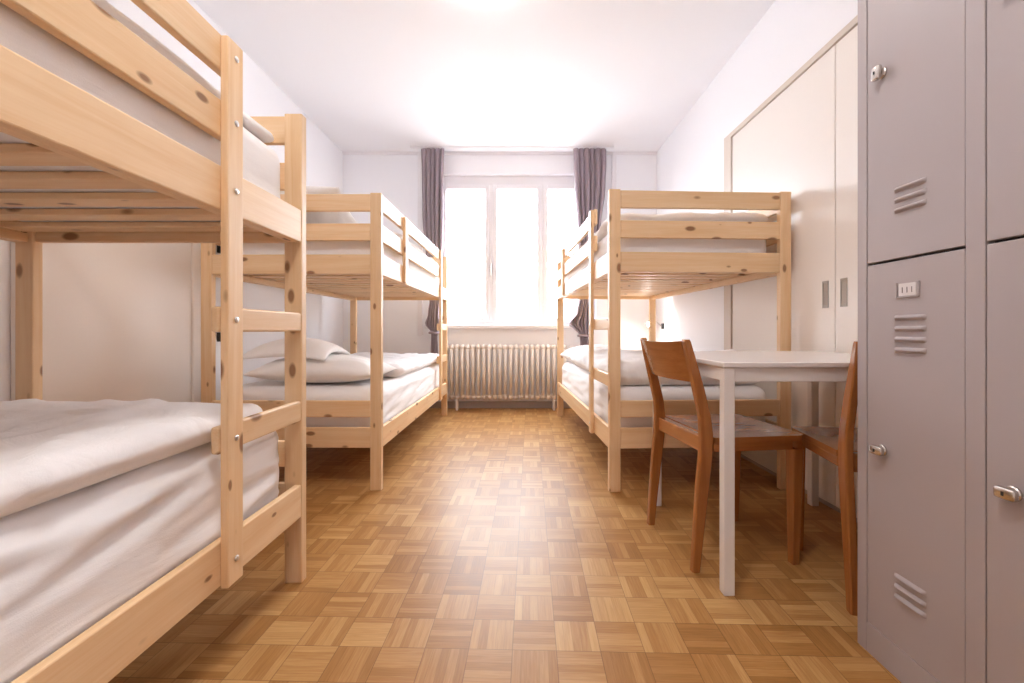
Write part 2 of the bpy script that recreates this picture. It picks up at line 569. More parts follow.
def soft_slab(hx, hy, z0, z1, r, nx, ny, nz, disp, rz=None):
    """rounded cushion-like slab, displaced by disp(point, normal)->vector"""
    bm = bmesh.new()
    zc, hz = (z0 + z1) / 2, (z1 - z0) / 2
    rz = rz or min(r, hz * 0.98)
    vmap = {}
    def lin(n):
        return [-1 + 2 * i / n for i in range(n + 1)]
    def get(i, j, k):
        key = (i, j, k)
        if key in vmap:
            return vmap[key]
        u, v, w = -1 + 2 * i / nx, -1 + 2 * j / ny, -1 + 2 * k / nz
        p = Vector((u * hx, v * hy, w * hz))
        q = Vector((max(-(hx - r), min(hx - r, p.x)), max(-(hy - r), min(hy - r, p.y)), max(-(hz - rz), min(hz - rz, p.z))))
        d = p - q
        dn = Vector((d.x / r, d.y / r, d.z / rz))
        if dn.length > 1e-6:
            n0 = max(abs(dn.x), abs(dn.y), abs(dn.z))
            dn = dn.normalized() * n0
            p = q + Vector((dn.x * r, dn.y * r, dn.z * rz))
            nn = dn.normalized()
        else:
            nn = Vector((0, 0, 1 if w > 0 else -1))
        p = p + disp(p, nn)
        p.z += zc
        vt = bm.verts.new(p)
        vmap[key] = vt
        return vt
    def quad(a, b, c, d):
        bm.faces.new((a, b, c, d))
    for i in range(nx):
        for j in range(ny):
            for k in (0, nz):
                quad(get(i, j, k), get(i + 1, j, k), get(i + 1, j + 1, k), get(i, j + 1, k))
    for i in range(nx):
        for k in range(nz):
            for j in (0, ny):
                quad(get(i, j, k), get(i + 1, j, k), get(i + 1, j, k + 1), get(i, j, k + 1))
    for j in range(ny):
        for k in range(nz):
            for i in (0, nx):
                quad(get(i, j, k), get(i, j + 1, k), get(i, j + 1, k + 1), get(i, j, k + 1))
    return bm

def ridge(p):
    return 1.0 - abs(noise.noise(p)) * 2.0

def mattress(bed, z0, z1, seed, label, amp=0.006, hx=0.440, hy=0.955, ya=0.0):
    def disp(p, n):
        s = Vector((seed, seed * 1.7, seed * 0.3))
        # long drag lines along the sides of the fitted sheet
        q = Vector((p.x * 2.0, p.y * 1.7 + p.z * 3.0, p.z * 20 - p.y * 2.2)) + s
        side = abs(n.x) * (1 - 0.85 * abs(n.y)) * min(1.0, max(0.0, (hy - abs(p.y)) / 0.10)) + 0.04
        d = (ridge(q) - 0.4) * amp * side + fbm(p * 3 + s) * 0.006 * (1 - side * 0.5)
        d = min(d, 0.009)
        if n.z < -0.3:
            d = 0
        elif n.z > 0.3:
            d = -abs(d)
        return n * d
    bm = soft_slab(hx, hy, z0, z1, 0.06, 36, 76, 16, disp, rz=min(0.06, (z1 - z0) * 0.45))
    o = mesh_obj("mattress", bm, M_sheet, smooth=True)
    o.location = bed_pt(bed, 0, ya, 0)
    o.rotation_euler = (0, 0, bed[2])
    return tag(o, label, "mattress", "mattresses in white fitted sheets")

def duvet(bed, y0, y1, z0, z1, seed, label, hx=0.435, amp=0.02, lump=0.0, xoff=0.0, fold=1.0, tilt=None):
    hy = (y1 - y0) / 2
    def disp(p, n):
        s = Vector((seed * 3.1, seed, seed * 0.7))
        if n.z < -0.2:
            return Vector((0, 0, 0))
        a = fbm(Vector((p.x * 2.6, p.y * 2.6, 0)) + s, 3)
        q = Vector((p.x * 4.2 + a * 1.3, p.y * 2.4 - a, p.z * 2)) + s
        w = max(0, ridge(q) - 0.55)
        d = a * amp + w * 0.028 * fold
        zz = 0.0
        if lump:
            zz = lump * max(0, (fbm(Vector((p.x * 2.2, p.y * 3.2, seed)), 2) + 0.35)) * max(0, n.z)
        v = n * d
        v.z = v.z + zz + (tilt(p.x, p.y) * max(0, n.z) if tilt else 0)
        # keep what lies on the mattress from sinking into it
        return Vector((v.x, v.y, max(v.z, -0.25 * (z1 - z0))))
    h = z1 - z0
    bm = soft_slab(hx, hy, z0, z1, min(0.07, h * 0.6), 44, max(16, int(hy * 2 * 44)), 8, disp, rz=h * 0.49)
    o = mesh_obj("duvet", bm, M_duvet, smooth=True)
    o.location = bed_pt(bed, xoff, (y0 + y1) / 2, 0)
    o.rotation_euler = (0, 0, bed[2])
    return tag(o, label, "duvet", "white duvets")

def pillow(bed, x, y, z, label, sx=0.33, sy=0.22, h=0.075, rot=(0, 0, 0), seed=1.0, sag=(0, 0)):
    bm = bmesh.new()
    n = 36
    top, bot = {}, {}
    for i in range(n + 1):
        for j in range(n + 1):
            u, v = -1 + 2 * i / n, -1 + 2 * j / n
            prof = max(0.0, (1 - abs(u) ** 2.6)) ** 0.55 * max(0.0, (1 - abs(v) ** 2.6)) ** 0.55
            # drawn-in sides, sharp ears
            px = u * sx * (1 - 0.07 * (1 - v * v))
            py = v * sy * (1 - 0.08 * (1 - u * u))
            wr = fbm(Vector((u * 2.2 + seed, v * 2.2, seed)), 4) * 0.10 + max(0, ridge(Vector((u * 2.5 + seed, v * 1.7, seed * 2))) - 0.6) * 0.12
            hz = h * prof * (1 + wr)
            dz = -sag[0] * u * u - sag[1] * v * v
            top[i, j] = bm.verts.new((px, py, hz + dz))
            if i in (0, n) or j in (0, n):
                bot[i, j] = top[i, j]
            else:
                bot[i, j] = bm.verts.new((px, py, -h * 0.62 * prof + dz))
    for i in range(n):
        for j in range(n):
            bm.faces.new((top[i, j], top[i + 1, j], top[i + 1, j + 1], top[i, j + 1]))
            f = (bot[i, j], bot[i, j + 1], bot[i + 1, j + 1], bot[i + 1, j])
            if len(set(f)) == 4 and not all(bot[k] is top[k] for k in ((i, j), (i, j + 1), (i + 1, j + 1), (i + 1, j))):
                bm.faces.new(f)
    o = mesh_obj("pillow", bm, M_pillow, smooth=True)
    o.location = bed_pt(bed, x, y, z)
    o.rotation_euler = (rot[0], rot[1], bed[2] + rot[2])
    return tag(o, label, "pillow", "white pillows")

UZ0, UZ1 = 1.2087, 1.43
LZ0, LZ1 = 0.277, 0.545
mattress(BED_NEAR, LZ0, LZ1 + 0.02, 1.3, "white sheeted mattress on the lower bunk of the nearest left bed", amp=0.024)
mattress(BED_NEAR, UZ0, 1.462, 2.9, "white mattress on the upper bunk of the nearest left bed", amp=0.006, hy=0.968)
mattress(BED_MID, LZ0, LZ1, 4.1, "white mattress on the lower bunk of the left bed by the window", amp=0.010)
mattress(BED_MID, UZ0, UZ1, 5.7, "white mattress on the upper bunk of the left bed by the window")
mattress(BED_R, LZ0 + 0.0025, LZ1 + 0.0025, 6.3, "white mattress on the lower bunk of the right bed, seen behind the chair", amp=0.010)
mattress(BED_R, UZ0 + 0.0098, UZ1 + 0.0095, 7.9, "white mattress on the upper bunk of the right bed")

duvet(BED_NEAR, -0.93, 0.87, LZ1 + 0.0205, 0.638, 1.0, "thick white duvet spread flat over the lower bunk of the nearest left bed", amp=0.011)
duvet(BED_NEAR, -0.93, 0.925, 1.4625, 1.497, 2.0, "white duvet on the upper bunk of the nearest left bed, behind its guard boards", amp=0.004, hx=0.425, fold=0.15)
duvet(BED_MID, -0.52, 0.93, LZ1 + 0.001, 0.625, 3.0, "white duvet lying smooth over the lower bunk of the left bed by the window", amp=0.012)
duvet(BED_MID, -0.55, 0.94, UZ1 + 0.001, 1.495, 4.0, "white duvet on the upper bunk of the left bed by the window", amp=0.010)
duvet(BED_R, -0.45, 0.94, LZ1 + 0.0035, 0.66, 5.0, "crumpled white duvet on the lower bunk of the right bed, behind the chair", amp=0.03, lump=0.06)
duvet(BED_R, -0.94, 0.95, UZ1 + 0.0105, 1.505, 6.0, "white duvet on the upper bunk of the right bed, below its top end board", amp=0.012)

pillow(BED_MID, 0.05, -0.735, LZ1 + 0.066, "large white pillow lowest at the near end of the lower left bunk by the window", 0.37, 0.212, 0.10, (0, 0, 0.0), 1.0)
pillow(BED_MID, -0.12, -0.72, LZ1 + 0.216, "white pillow heaped on top of another on the lower left bunk by the window", 0.26, 0.19, 0.05, (0, 0, -0.05), 3.0, (0.025, 0.05))
pillow(BED_MID, -0.12, -0.750, UZ1 + 0.137, "white pillow on the upper bunk of the left bed by the window", 0.34, 0.21, 0.09, (-0.40, 0, 0.0), 5.0)
pillow(BED_R, 0.16, -0.72, LZ1 + 0.072, "white pillow at the window end of the lower bunk of the right bed", 0.30, 0.21, 0.10, (0.0, 0, 0.05), 7.0)

# ------------------------------------------------------------------ lockers
LX, LY1, LH, LDEP = 0.934, 1.178, 2.02, 0.48
LPITCH = 0.302
lk = thing("locker_cabinet", "pinkish-grey steel locker cabinet with two columns of doors at the right edge", "locker", (LX + LDEP / 2, LY1 - LPITCH, 0))
lx0 = -LDEP / 2          # front plane in local x
ly_top = LPITCH          # far end in local y
bm = bmesh.new()
add_box(bm, lx0 + 0.022, LDEP / 2, -LPITCH, LPITCH, 0.0, LH)            # carcass
mesh_obj("carcass", bm, M_locker, lk)
bm = bmesh.new()
for y0, y1 in ((LPITCH - 0.031, LPITCH), (-0.020, 0.0175), (-LPITCH, -LPITCH + 0.031)):
    add_box(bm, lx0, lx0 + 0.022, y0, y1, 0.0, LH, 0.0015)
add_box(bm, lx0, lx0 + 0.022, -LPITCH + 0.031, -0.020, 0.0, 0.0785, 0.0015)
add_box(bm, lx0, lx0 + 0.022, 0.0175, LPITCH - 0.031, 0.0, 0.0785, 0.0015)
add_box(bm, lx0, lx0 + 0.022, -LPITCH + 0.031, -0.020, 1.99, LH, 0.0015)
add_box(bm, lx0, lx0 + 0.022, 0.0175, LPITCH - 0.031, 1.99, LH, 0.0015)
mesh_obj("front_frame", bm, M_locker, lk)
mesh_obj("seam_liner", box(lx0 + 0.0200, lx0 + 0.0218, -LPITCH + 0.02, LPITCH - 0.02, 0.05, 2.0), M_gap, lk)

def louver(door, ya, yb, z, x, h=0.0135):
    """pressed slat: half-round ridge with tapering ends"""
    bm = bmesh.new()
    secs = []
    for t in range(13):
        u = t / 12
        y = ya + (yb - ya) * u
        e = max(0.04, min(1.0, 8 * min(u, 1 - u)) ** 0.5)
        secs.append([Vector((x - 0.009 * e * max(0, math.sin(PI * k / 8)), y, z + h * (0.5 - k / 8))) for k in range(9)])
    add_loft(bm, secs)
    mesh_obj("louver", bm, M_locker, door, smooth=False)

def turn_knob(door, y, z, x, seed_rot):
    bm = bmesh.new()
    add_lathe(bm, [(0.014, 0.0), (0.014, -0.004), (0.012, -0.006), (0.011, -0.010)], 24, (x, y, z), 'X')
    k = mesh_obj("latch_knob", bm, M_steel, door, smooth=False)
    bm = bmesh.new()
    add_box(bm, -0.014, 0.0, -0.0115, 0.0115, -0.018, 0.018, 0.0055, 3)
    g = mesh_obj("grip", bm, M_steel, k, smooth=True, loc=(x - 0.0095, y, z), rot=(seed_rot, 0, 0))
    bm = bmesh.new()
    add_box(bm, x - 0.0242, x - 0.0232, y - 0.002, y + 0.002, z - 0.004, z + 0.004)
    mesh_obj("keyhole", bm, M_black, k)

def locker_door(y0, y1, z0, z1, groups, knob_z, plate_z=None):
    """y1 is the far (left in the photo) edge"""
    g = 0.0016
    d = mesh_obj("locker_door", box(lx0 + 0.001, lx0 + 0.0195, y0 + g, y1 - g, z0 + g, z1 - g, 0.002), M_locker, lk)
    x = lx0 + 0.001
    for zs in groups:
        for z in zs:
            louver(d, y1 - 0.168, y1 - 0.084, z, x)
    turn_knob(d, y1 - 0.050, knob_z, x, 0.12 if knob_z > 1 else PI / 2)
    if plate_z:
        bm = bmesh.new()
        for (a, b2, c, e) in ((y1 - 0.152, y1 - 0.147, plate_z - 0.018, plate_z + 0.018), (y1 - 0.094, y1 - 0.089, plate_z - 0.018, plate_z + 0.018),
                              (y1 - 0.147, y1 - 0.094, plate_z - 0.0185, plate_z - 0.0155)):
            add_box(bm, x - 0.004, x, a, b2, c, e, 0.001)
        h = mesh_obj("card_holder", bm, M_locker, d)
        mesh_obj("number_card", box(x - 0.002, x, y1 - 0.143, y1 - 0.098, plate_z - 0.014, plate_z + 0.016), M_plate, d)
        cu = bpy.data.curves.new("number_text", 'FONT')
        cu.body = "111"
        cu.size = 0.020
        cu.align_x = 'CENTER'
        cu.align_y = 'CENTER'
        cu.extrude = 0.0003
        cu.space_character = 1.25
        tmp = bpy.data.objects.new("tmp_text", cu)
        link(tmp)
        bpy.context.view_layer.update()
        me = bpy.data.meshes.new_from_object(tmp.evaluated_get(bpy.context.evaluated_depsgraph_get()))
        bpy.data.objects.remove(tmp)
        me.materials.clear()
        me.materials.append(M_ink)
        to = bpy.data.objects.new("card_number", me)
        link(to)
        to.parent = d
        # text faces -x, reads from +y to -y
        to.matrix_local = Matrix(((0, 0, -1, x - 0.0023), (-1, 0, 0, y1 - 0.1205), (0, 1, 0, plate_z - 0.001), (0, 0, 0, 1)))
    return d
SPLIT = 1.034
UPG = [[1.205, 1.179, 1.154], [1.85, 1.875, 1.90]]
LOG = [[0.890, 0.863, 0.837, 0.811], [0.253, 0.228, 0.203]]
for y0, y1 in ((0.0175, LPITCH - 0.031), (-LPITCH + 0.031, -0.020)):
    locker_door(y0, y1, SPLIT + 0.001, 1.99, UPG, 1.518)
    locker_door(y0, y1, 0.0785, SPLIT - 0.002, LOG, 0.552, 0.957)

# ------------------------------------------------------------------ wardrobe in the right wall
wy0, wy1, wtop = 0.55, 3.115, 2.252
wd = thing("built_in_wardrobe", "cream wardrobe with flush sliding doors built into the right wall", "wardrobe", (XR - 0.0, (wy0 + wy1) / 2, 0))
def wb(x0, x1, y0, y1, z0, z1, bev=0.002):
    yc = (wy0 + wy1) / 2
    return box(x0, x1, y0 - yc, y1 - yc, z0, z1, bev)
mesh_obj("end_jamb", wb(-0.032, -0.0005, 3.015, wy1, 0, wtop), M_trim, wd)
mesh_obj("end_jamb", wb(-0.032, -0.0005, wy0, wy0 + 0.06, 0, wtop), M_trim, wd)
mesh_obj("top_rail", wb(-0.032, -0.0005, wy0 + 0.06, 3.015, wtop - 0.033, wtop), M_trim, wd)
mesh_obj("plinth", wb(-0.018, -0.0005, wy0 + 0.06, 3.015, 0, 0.02, 0.001), M_base, wd)
doors_y = [(2.038, 3.012), (1.05, 2.032), (wy0 + 0.062, 1.044)]
for i, (a, b_) in enumerate(doors_y):
    dd = mesh_obj("sliding_door", wb(-0.022, -0.0005, a, b_, 0.022, wtop - 0.035, 0.003), M_ward, wd)
    yc = (wy0 + wy1) / 2
    if i == 0:
        py = 2.098
    elif i == 1:
        py = 1.980
    else:
        continue
    bm = bmesh.new()
    for (y0, y1, z0, z1) in ((py - 0.021, py - 0.014, 0.968, 1.10), (py + 0.014, py + 0.021, 0.968, 1.10), (py - 0.014, py + 0.014, 1.088, 1.10), (py - 0.014, py + 0.014, 0.968, 0.980)):
        add_box(bm, -0.0245, -0.022, y0 - yc, y1 - yc, z0, z1, 0.0008)
    h = mesh_obj("pull_handle", bm, M_handle, dd)
    mesh_obj("pull_recess", box(-0.0227, -0.022, py - 0.014 - yc, py + 0.014 - yc, 0.980, 1.088), M_pulld, h)

# ------------------------------------------------------------------ table
TX0, TX1, TY0, TY1, TH = 0.666, 1.468, 1.382, 2.122, 0.756
tb = thing("dining_table", "square white table with straight legs between the lockers and the right bunk", "table", ((TX0 + TX1) / 2, (TY0 + TY1) / 2, 0))
hx, hy = (TX1 - TX0) / 2, (TY1 - TY0) / 2
mesh_obj("tabletop", box(-hx - 0.004, hx + 0.004, -hy - 0.004, hy + 0.004, TH - 0.018, TH, 0.004, 3), M_table, tb)
for sx in (-1, 1):
    for sy in (-1, 1):
        x0, x1 = sorted((sx * hx, sx * (hx - 0.035)))
        y0, y1 = sorted((sy * hy, sy * (hy - 0.035)))
        mesh_obj("leg", box(x0, x1, y0, y1, 0, TH - 0.0185, 0.003), M_tframe, tb)
for sy in (-1, 1):
    y0, y1 = sorted((sy * (hy - 0.006), sy * (hy - 0.028)))
    mesh_obj("apron", box(-hx + 0.0355, hx - 0.0355, y0, y1, TH - 0.064, TH - 0.0185, 0.002), M_tframe, tb)
for sx in (-1, 1):
    x0, x1 = sorted((sx * (hx - 0.006), sx * (hx - 0.028)))
    mesh_obj("apron", box(x0, x1, -hy + 0.0355, hy - 0.0355, TH - 0.064, TH - 0.0185, 0.002), M_tframe, tb)

# ------------------------------------------------------------------ chairs
def make_chair(label):
    """faces local +x; back at x=0; seat 0..0.42"""
    t = thing("wooden_chair", label, "chair", group="brown wooden chairs")
    hw = 0.200
    # back legs run up into the backrest posts (kinked profile)
    prof = [  # z, front x, back x
        (0.0, 0.006, -0.022), (0.15, 0.023, -0.014), (0.30, 0.041, -0.004), (0.40, 0.053, 0.006), (0.48, 0.056, 0.010),
        (0.55, 0.048, 0.006), (0.65, 0.023, -0.016), (0.75, -0.007, -0.039), (0.818, -0.028, -0.053), (0.826, -0.033, -0.051)]
    for s in (-1, 1):
        y0, y1 = sorted((s * hw, s * (hw - 0.026)))
        secs = []
        for z, xf, xb in prof:
            c = 0.004
            secs.append([Vector((xb + c, y0, z)), Vector((xf - c, y0, z)), Vector((xf, y0 + c, z)), Vector((xf, y1 - c, z)),
                         Vector((xf - c, y1, z)), Vector((xb + c, y1, z)), Vector((xb, y1 - c, z)), Vector((xb, y0 + c, z))])
        mesh_obj("back_leg", add_loft(bmesh.new(), secs), CHAIRW["Z"], t)
        # front leg, tapered
        secs = []
        for z, h in ((0.0, 0.014), (0.41, 0.022), (0.424, 0.022)):
            cx, cy = 0.386 - (0.424 - z) * 0.01, s * (hw - 0.022)
            secs.append([Vector((cx + a * h, cy + b * h, z)) for a, b in ((-1, -0.8), (-0.8, -1), (0.8, -1), (1, -0.8), (1, 0.8), (0.8, 1), (-0.8, 1), (-1, 0.8))])
        mesh_obj("front_leg", add_loft(bmesh.new(), secs), CHAIRW["Z"], t)
    # seat : slightly dished slab with rounded corners
    bm = bmesh.new()
    n = 28
    g = {}
    for lay in (0, 1):
        for i in range(n + 1):
            for j in range(n + 1):
                u, v = i / n, -1 + 2 * j / n
                x = 0.0605 + u * 0.356
                wy = (hw - 0.0) * (1.0 + 0.008 * u)
                y = v * wy
                # round the front corners
                if u > 0.9:
                    lim = 1 - 0.10 * ((u - 0.9) / 0.1) ** 2
                    y = v * wy * lim
                dish = -0.012 * (1 - abs(v) ** 2.5) * math.sin(PI * min(1, u * 1.02)) ** 0.7
                z = 0.476 + dish if lay else 0.455
                g[lay, i, j] = bm.verts.new((x, y, z))
    for i in range(n):
        for j in range(n):
            bm.faces.new((g[1, i, j], g[1, i + 1, j], g[1, i + 1, j + 1], g[1, i, j + 1]))
            bm.faces.new((g[0, i, j], g[0, i, j + 1], g[0, i + 1, j + 1], g[0, i + 1, j]))
        bm.faces.new((g[0, i, 0], g[0, i + 1, 0], g[1, i + 1, 0], g[1, i, 0]))
        bm.faces.new((g[0, i, n], g[1, i, n], g[1, i + 1, n], g[0, i + 1, n]))
        bm.faces.new((g[0, 0, i], g[1, 0, i], g[1, 0, i + 1], g[0, 0, i + 1]))
        bm.faces.new((g[0, n, i], g[0, n, i + 1], g[1, n, i + 1], g[1, n, i]))
    st = mesh_obj("seat", bm, CHAIRW["X"], t, smooth=True)
    st.modifiers.new("edges", 'EDGE_SPLIT').split_angle = math.radians(40)
    # seat rails
    for s in (-1, 1):
        y0, y1 = sorted((s * (hw - 0.002), s * (hw - 0.022)))
        mesh_obj("seat_rail", box(0.058, 0.363, y0, y1, 0.424, 0.4548, 0.003), CHAIRW["X"], t)
    mesh_obj("seat_rail", box(0.381, 0.403, -hw + 0.005, hw - 0.005, 0.4245, 0.4548, 0.003), CHAIRW["Y"], t)
    mesh_obj("seat_rail", box(0.022, 0.0602, -hw + 0.0265, hw - 0.0265, 0.418, 0.474, 0.004), CHAIRW["Y"], t)
    # curved backrest panel between the posts
    bm = bmesh.new()
    nu, nv = 20, 8
    g = {}
    for lay in (0, 1):
        for i in range(nu + 1):
            for j in range(nv + 1):
                v = -1 + 2 * i / nu
                w = j / nv
                z = 0.672 + w * 0.148 - 0.006 * (1 - v * v) * w
                xc = 0.004 - (z - 0.65) * 0.305 - 0.028 * (1 - v * v)
                x = xc + (0.007 if lay else -0.009)
                g[lay, i, j] = bm.verts.new((x, v * (hw - 0.0263), z))
    for i in range(nu):
        for j in range(nv):
            bm.faces.new((g[0, i, j], g[0, i + 1, j], g[0, i + 1, j + 1], g[0, i, j + 1]))
            bm.faces.new((g[1, i, j], g[1, i, j + 1], g[1, i + 1, j + 1], g[1, i + 1, j]))
        bm.faces.new((g[0, i, 0], g[1, i, 0], g[1, i + 1, 0], g[0, i + 1, 0]))
        bm.faces.new((g[0, i, nv], g[0, i + 1, nv], g[1, i + 1, nv], g[1, i, nv]))
    for j in range(nv):
        bm.faces.new((g[0, 0, j], g[0, 0, j + 1], g[1, 0, j + 1], g[1, 0, j]))
        bm.faces.new((g[0, nu, j], g[1, nu, j], g[1, nu, j + 1], g[0, nu, j + 1]))
    bp = mesh_obj("backrest", bm, CHAIRW["Y"], t, smooth=True)
    bp.modifiers.new("edges", 'EDGE_SPLIT').split_angle = math.radians(40)
    return t

ch1 = make_chair("brown wooden chair at the left side of the white table, its whole backrest in view")
ch1.location = (0.618, 1.714, 0)
ch1.rotation_euler = (0, 0, math.radians(6.6))
ch2 = copy_tree(ch1)
ch2["label"] = "brown wooden chair half hidden behind the lockers, at the near side of the white table"
ch2.location = (1.195, 1.276, 0)
ch2.scale = (1, 0.95, 1)
ch2.rotation_euler = (0, 0, math.radians(90 - 11))

# ------------------------------------------------------------------ radiator
RX0, nsec, RP, RY = -0.80, 23, 0.0578, YB - 0.10
rd = thing("radiator", "cream column radiator under the window", "radiator", (RX0 + nsec * RP / 2, RY, 0))
def rad_section():
    bm = bmesh.new()
    for y in (-0.035, 0.035):
        add_cyl(bm, (0, y, 0.15), (0, y, 0.665), 0.0165, n=12)
    for z in (0.145, 0.67):
        bmesh.ops.create_uvsphere(bm, u_segments=14, v_segments=10, radius=1.0,
                                  matrix=Matrix.Translation((0, 0, z)) @ Matrix.Diagonal((0.0292, 0.056, 0.036, 1)))
    return bm
sec0 = None
for i in range(nsec):
    x = -nsec * RP / 2 + (i + 0.5) * RP
    if sec0 is None:
        sec0 = mesh_obj("radiator_section", rad_section(), M_rad, rd, smooth=True, loc=(x, 0, 0))
    else:
        c = sec0.copy()
        link(c)
        c.parent = rd
        c.location = (x, 0, 0)
xe = nsec * RP / 2
bm = bmesh.new()
add_tube(bm, [(xe - 0.01, 0, 0.145), (xe + 0.05, 0, 0.145), (xe + 0.07, 0, 0.13), (xe + 0.07, 0, 0.0)], 0.010)
mesh_obj("pipe", bm, M_rad, rd, smooth=True)
bm = bmesh.new()
add_cyl(bm, (xe + 0.02, 0, 0.67), (xe + 0.05, 0, 0.67), 0.012)
add_cyl(bm, (xe + 0.035, 0, 0.67), (xe + 0.075, 0, 0.67), 0.022, 0.019)
mesh_obj("valve", bm, M_winfr, rd, smooth=False)
for x in (-xe + 2.5 * RP, xe - 2.5 * RP):
    bm = bmesh.new()
    add_box(bm, x - 0.012, x + 0.012, -0.05, 0.05, 0.0, 0.115, 0.003)
    mesh_obj("foot", bm, M_rad, rd)

# ------------------------------------------------------------------ curtains
def curtain(prof, label, seed, waves, zt, zb, tie_z, y0):
    """prof: list of (z, centre x, half width, depth of folds)"""
    t = thing("curtain", label, "curtain", (prof[0][1], y0, zb), group="mauve curtains")
    prof = sorted(prof)
    def at(z):
        for a, b in zip(prof, prof[1:]):
            if z <= b[0]:
                u = max(0, min(1, (z - a[0]) / (b[0] - a[0])))
                u = u * u * (3 - 2 * u)
                return [a[k] + (b[k] - a[k]) * u for k in (1, 2, 3)]
        return list(prof[-1][1:])
    bm = bmesh.new()
    nu, nv = waves * 14, 96
    rows = []
    for j in range(nv + 1):
        z = zb + (zt - zb) * j / nv
        cx, hw, dp = at(z)
        row = []
        for i in range(nu + 1):
            u = i / nu
            ph = 2 * PI * waves * u + seed + 0.7 * noise.noise(Vector((u * 3, z * 0.8, seed)))
            y = dp * math.sin(ph) + 0.25 * dp * math.sin(ph * 0.5 + seed) - dp * 0.3
            x = cx + (2 * u - 1) * hw + 0.35 * hw / waves * math.cos(ph) + 0.006 * noise.noise(Vector((u * 5, z * 2, seed + 4)))
            if z > zt - 0.10:   # pinched heading
                y *= 0.75
            row.append(bm.verts.new((x - prof[-1][1], y, z - zb)))
        rows.append(row)
    for A, B in zip(rows, rows[1:]):
        for i in range(nu):
            bm.faces.new((A[i], A[i + 1], B[i + 1], B[i]))
    o = mesh_obj("curtain_cloth", bm, M_curtain, t, smooth=True)
    md = o.modifiers.new("thickness", 'SOLIDIFY')
    md.thickness = 0.004
    cx, hw, dp = at(tie_z)
    bm = bmesh.new()
    n = 28
    pts = []
    for i in range(n + 1):
        a = 2 * PI * i / n
        pts.append((cx - prof[-1][1] + (hw * 1.12 + 0.012) * math.cos(a), (dp * 1.25 + 0.016) * math.sin(a) - 0.3 * dp, tie_z - zb + 0.004 * math.sin(a * 2)))
    add_tube(bm, pts, 0.012, 8)
    mesh_obj("tieback", bm, M_curtain, t, smooth=True)
    t.location = (prof[-1][1], y0, zb)
    return t

CY = 4.58
curtain([(0.35, -0.885, 0.040, 0.03), (0.60, -0.895, 0.040, 0.03), (0.83, -0.895, 0.034, 0.026), (0.93, -0.915, 0.085, 0.045), (1.02, -0.905, 0.065, 0.04), (1.20, -0.89, 0.060, 0.035),
         (1.60, -0.90, 0.09, 0.035), (2.1, -0.915, 0.110, 0.035), (2.60, -0.918, 0.118, 0.032), (2.80, -0.918, 0.122, 0.022)],
        "mauve-grey curtain hanging at the left side of the window, tied above the bed", 0.4, 5, 2.80, 0.35, 0.83, CY)
curtain([(0.35, 0.72, 0.05, 0.03), (0.70, 0.715, 0.05, 0.03), (0.80, 0.705, 0.045, 0.028), (0.94, 0.66, 0.12, 0.06), (1.04, 0.69, 0.07, 0.045), (1.20, 0.715, 0.07, 0.035),
         (1.60, 0.75, 0.10, 0.035), (1.95, 0.765, 0.125, 0.035), (2.40, 0.775, 0.165, 0.035), (2.65, 0.775, 0.175, 0.032), (2.80, 0.772, 0.175, 0.022)],
        "mauve-grey curtain hanging at the right side of the window, above the right bunk", 2.2, 6, 2.80, 0.35, 0.80, CY)
bm = bmesh.new()
add_box(bm, -1.15, 1.02, CY - 0.015, CY + 0.015, HC - 0.016, HC - 0.0005, 0.003)
tag(mesh_obj("curtain_track", bm, M_winfr), "thin white curtain track along the ceiling above the window", "curtain rail")

# ------------------------------------------------------------------ lamps
M_lampglow = emit_mat("warm_lamp_diffuser", (1.0, 0.968, 0.94), 6.5)
M_fillnear = emit_mat("added_near_fill_glow", (1.0, 0.968, 0.94), 28.0)  # glow of the added fill lamp, stronger than the visible one
def ceiling_lamp(x, y, label, glow):
    t = thing("ceiling_lamp", label, "ceiling lamp", (x, y, HC - 0.09), group="round ceiling lamps")
    bm = bmesh.new()
    add_lathe(bm, [(0.15, 0.0895), (0.195, 0.086), (0.198, 0.070), (0.190, 0.066)], 48)
    mesh_obj("lamp_base", bm, M_winfr, t, smooth=False)
    bm = bmesh.new()
    add_lathe(bm, [(0.188, 0.0655), (0.194, 0.05), (0.190, 0.032), (0.165, 0.014), (0.11, 0.004), (0.05, 0.0005), (0.01, 0.0)], 48)
    mesh_obj("diffuser", bm, glow, t, smooth=True)
    return t
LAMP = (-0.17, 2.275)
ceiling_lamp(LAMP[0], LAMP[1], "round glowing ceiling lamp at the top edge of the photo", M_lampglow)

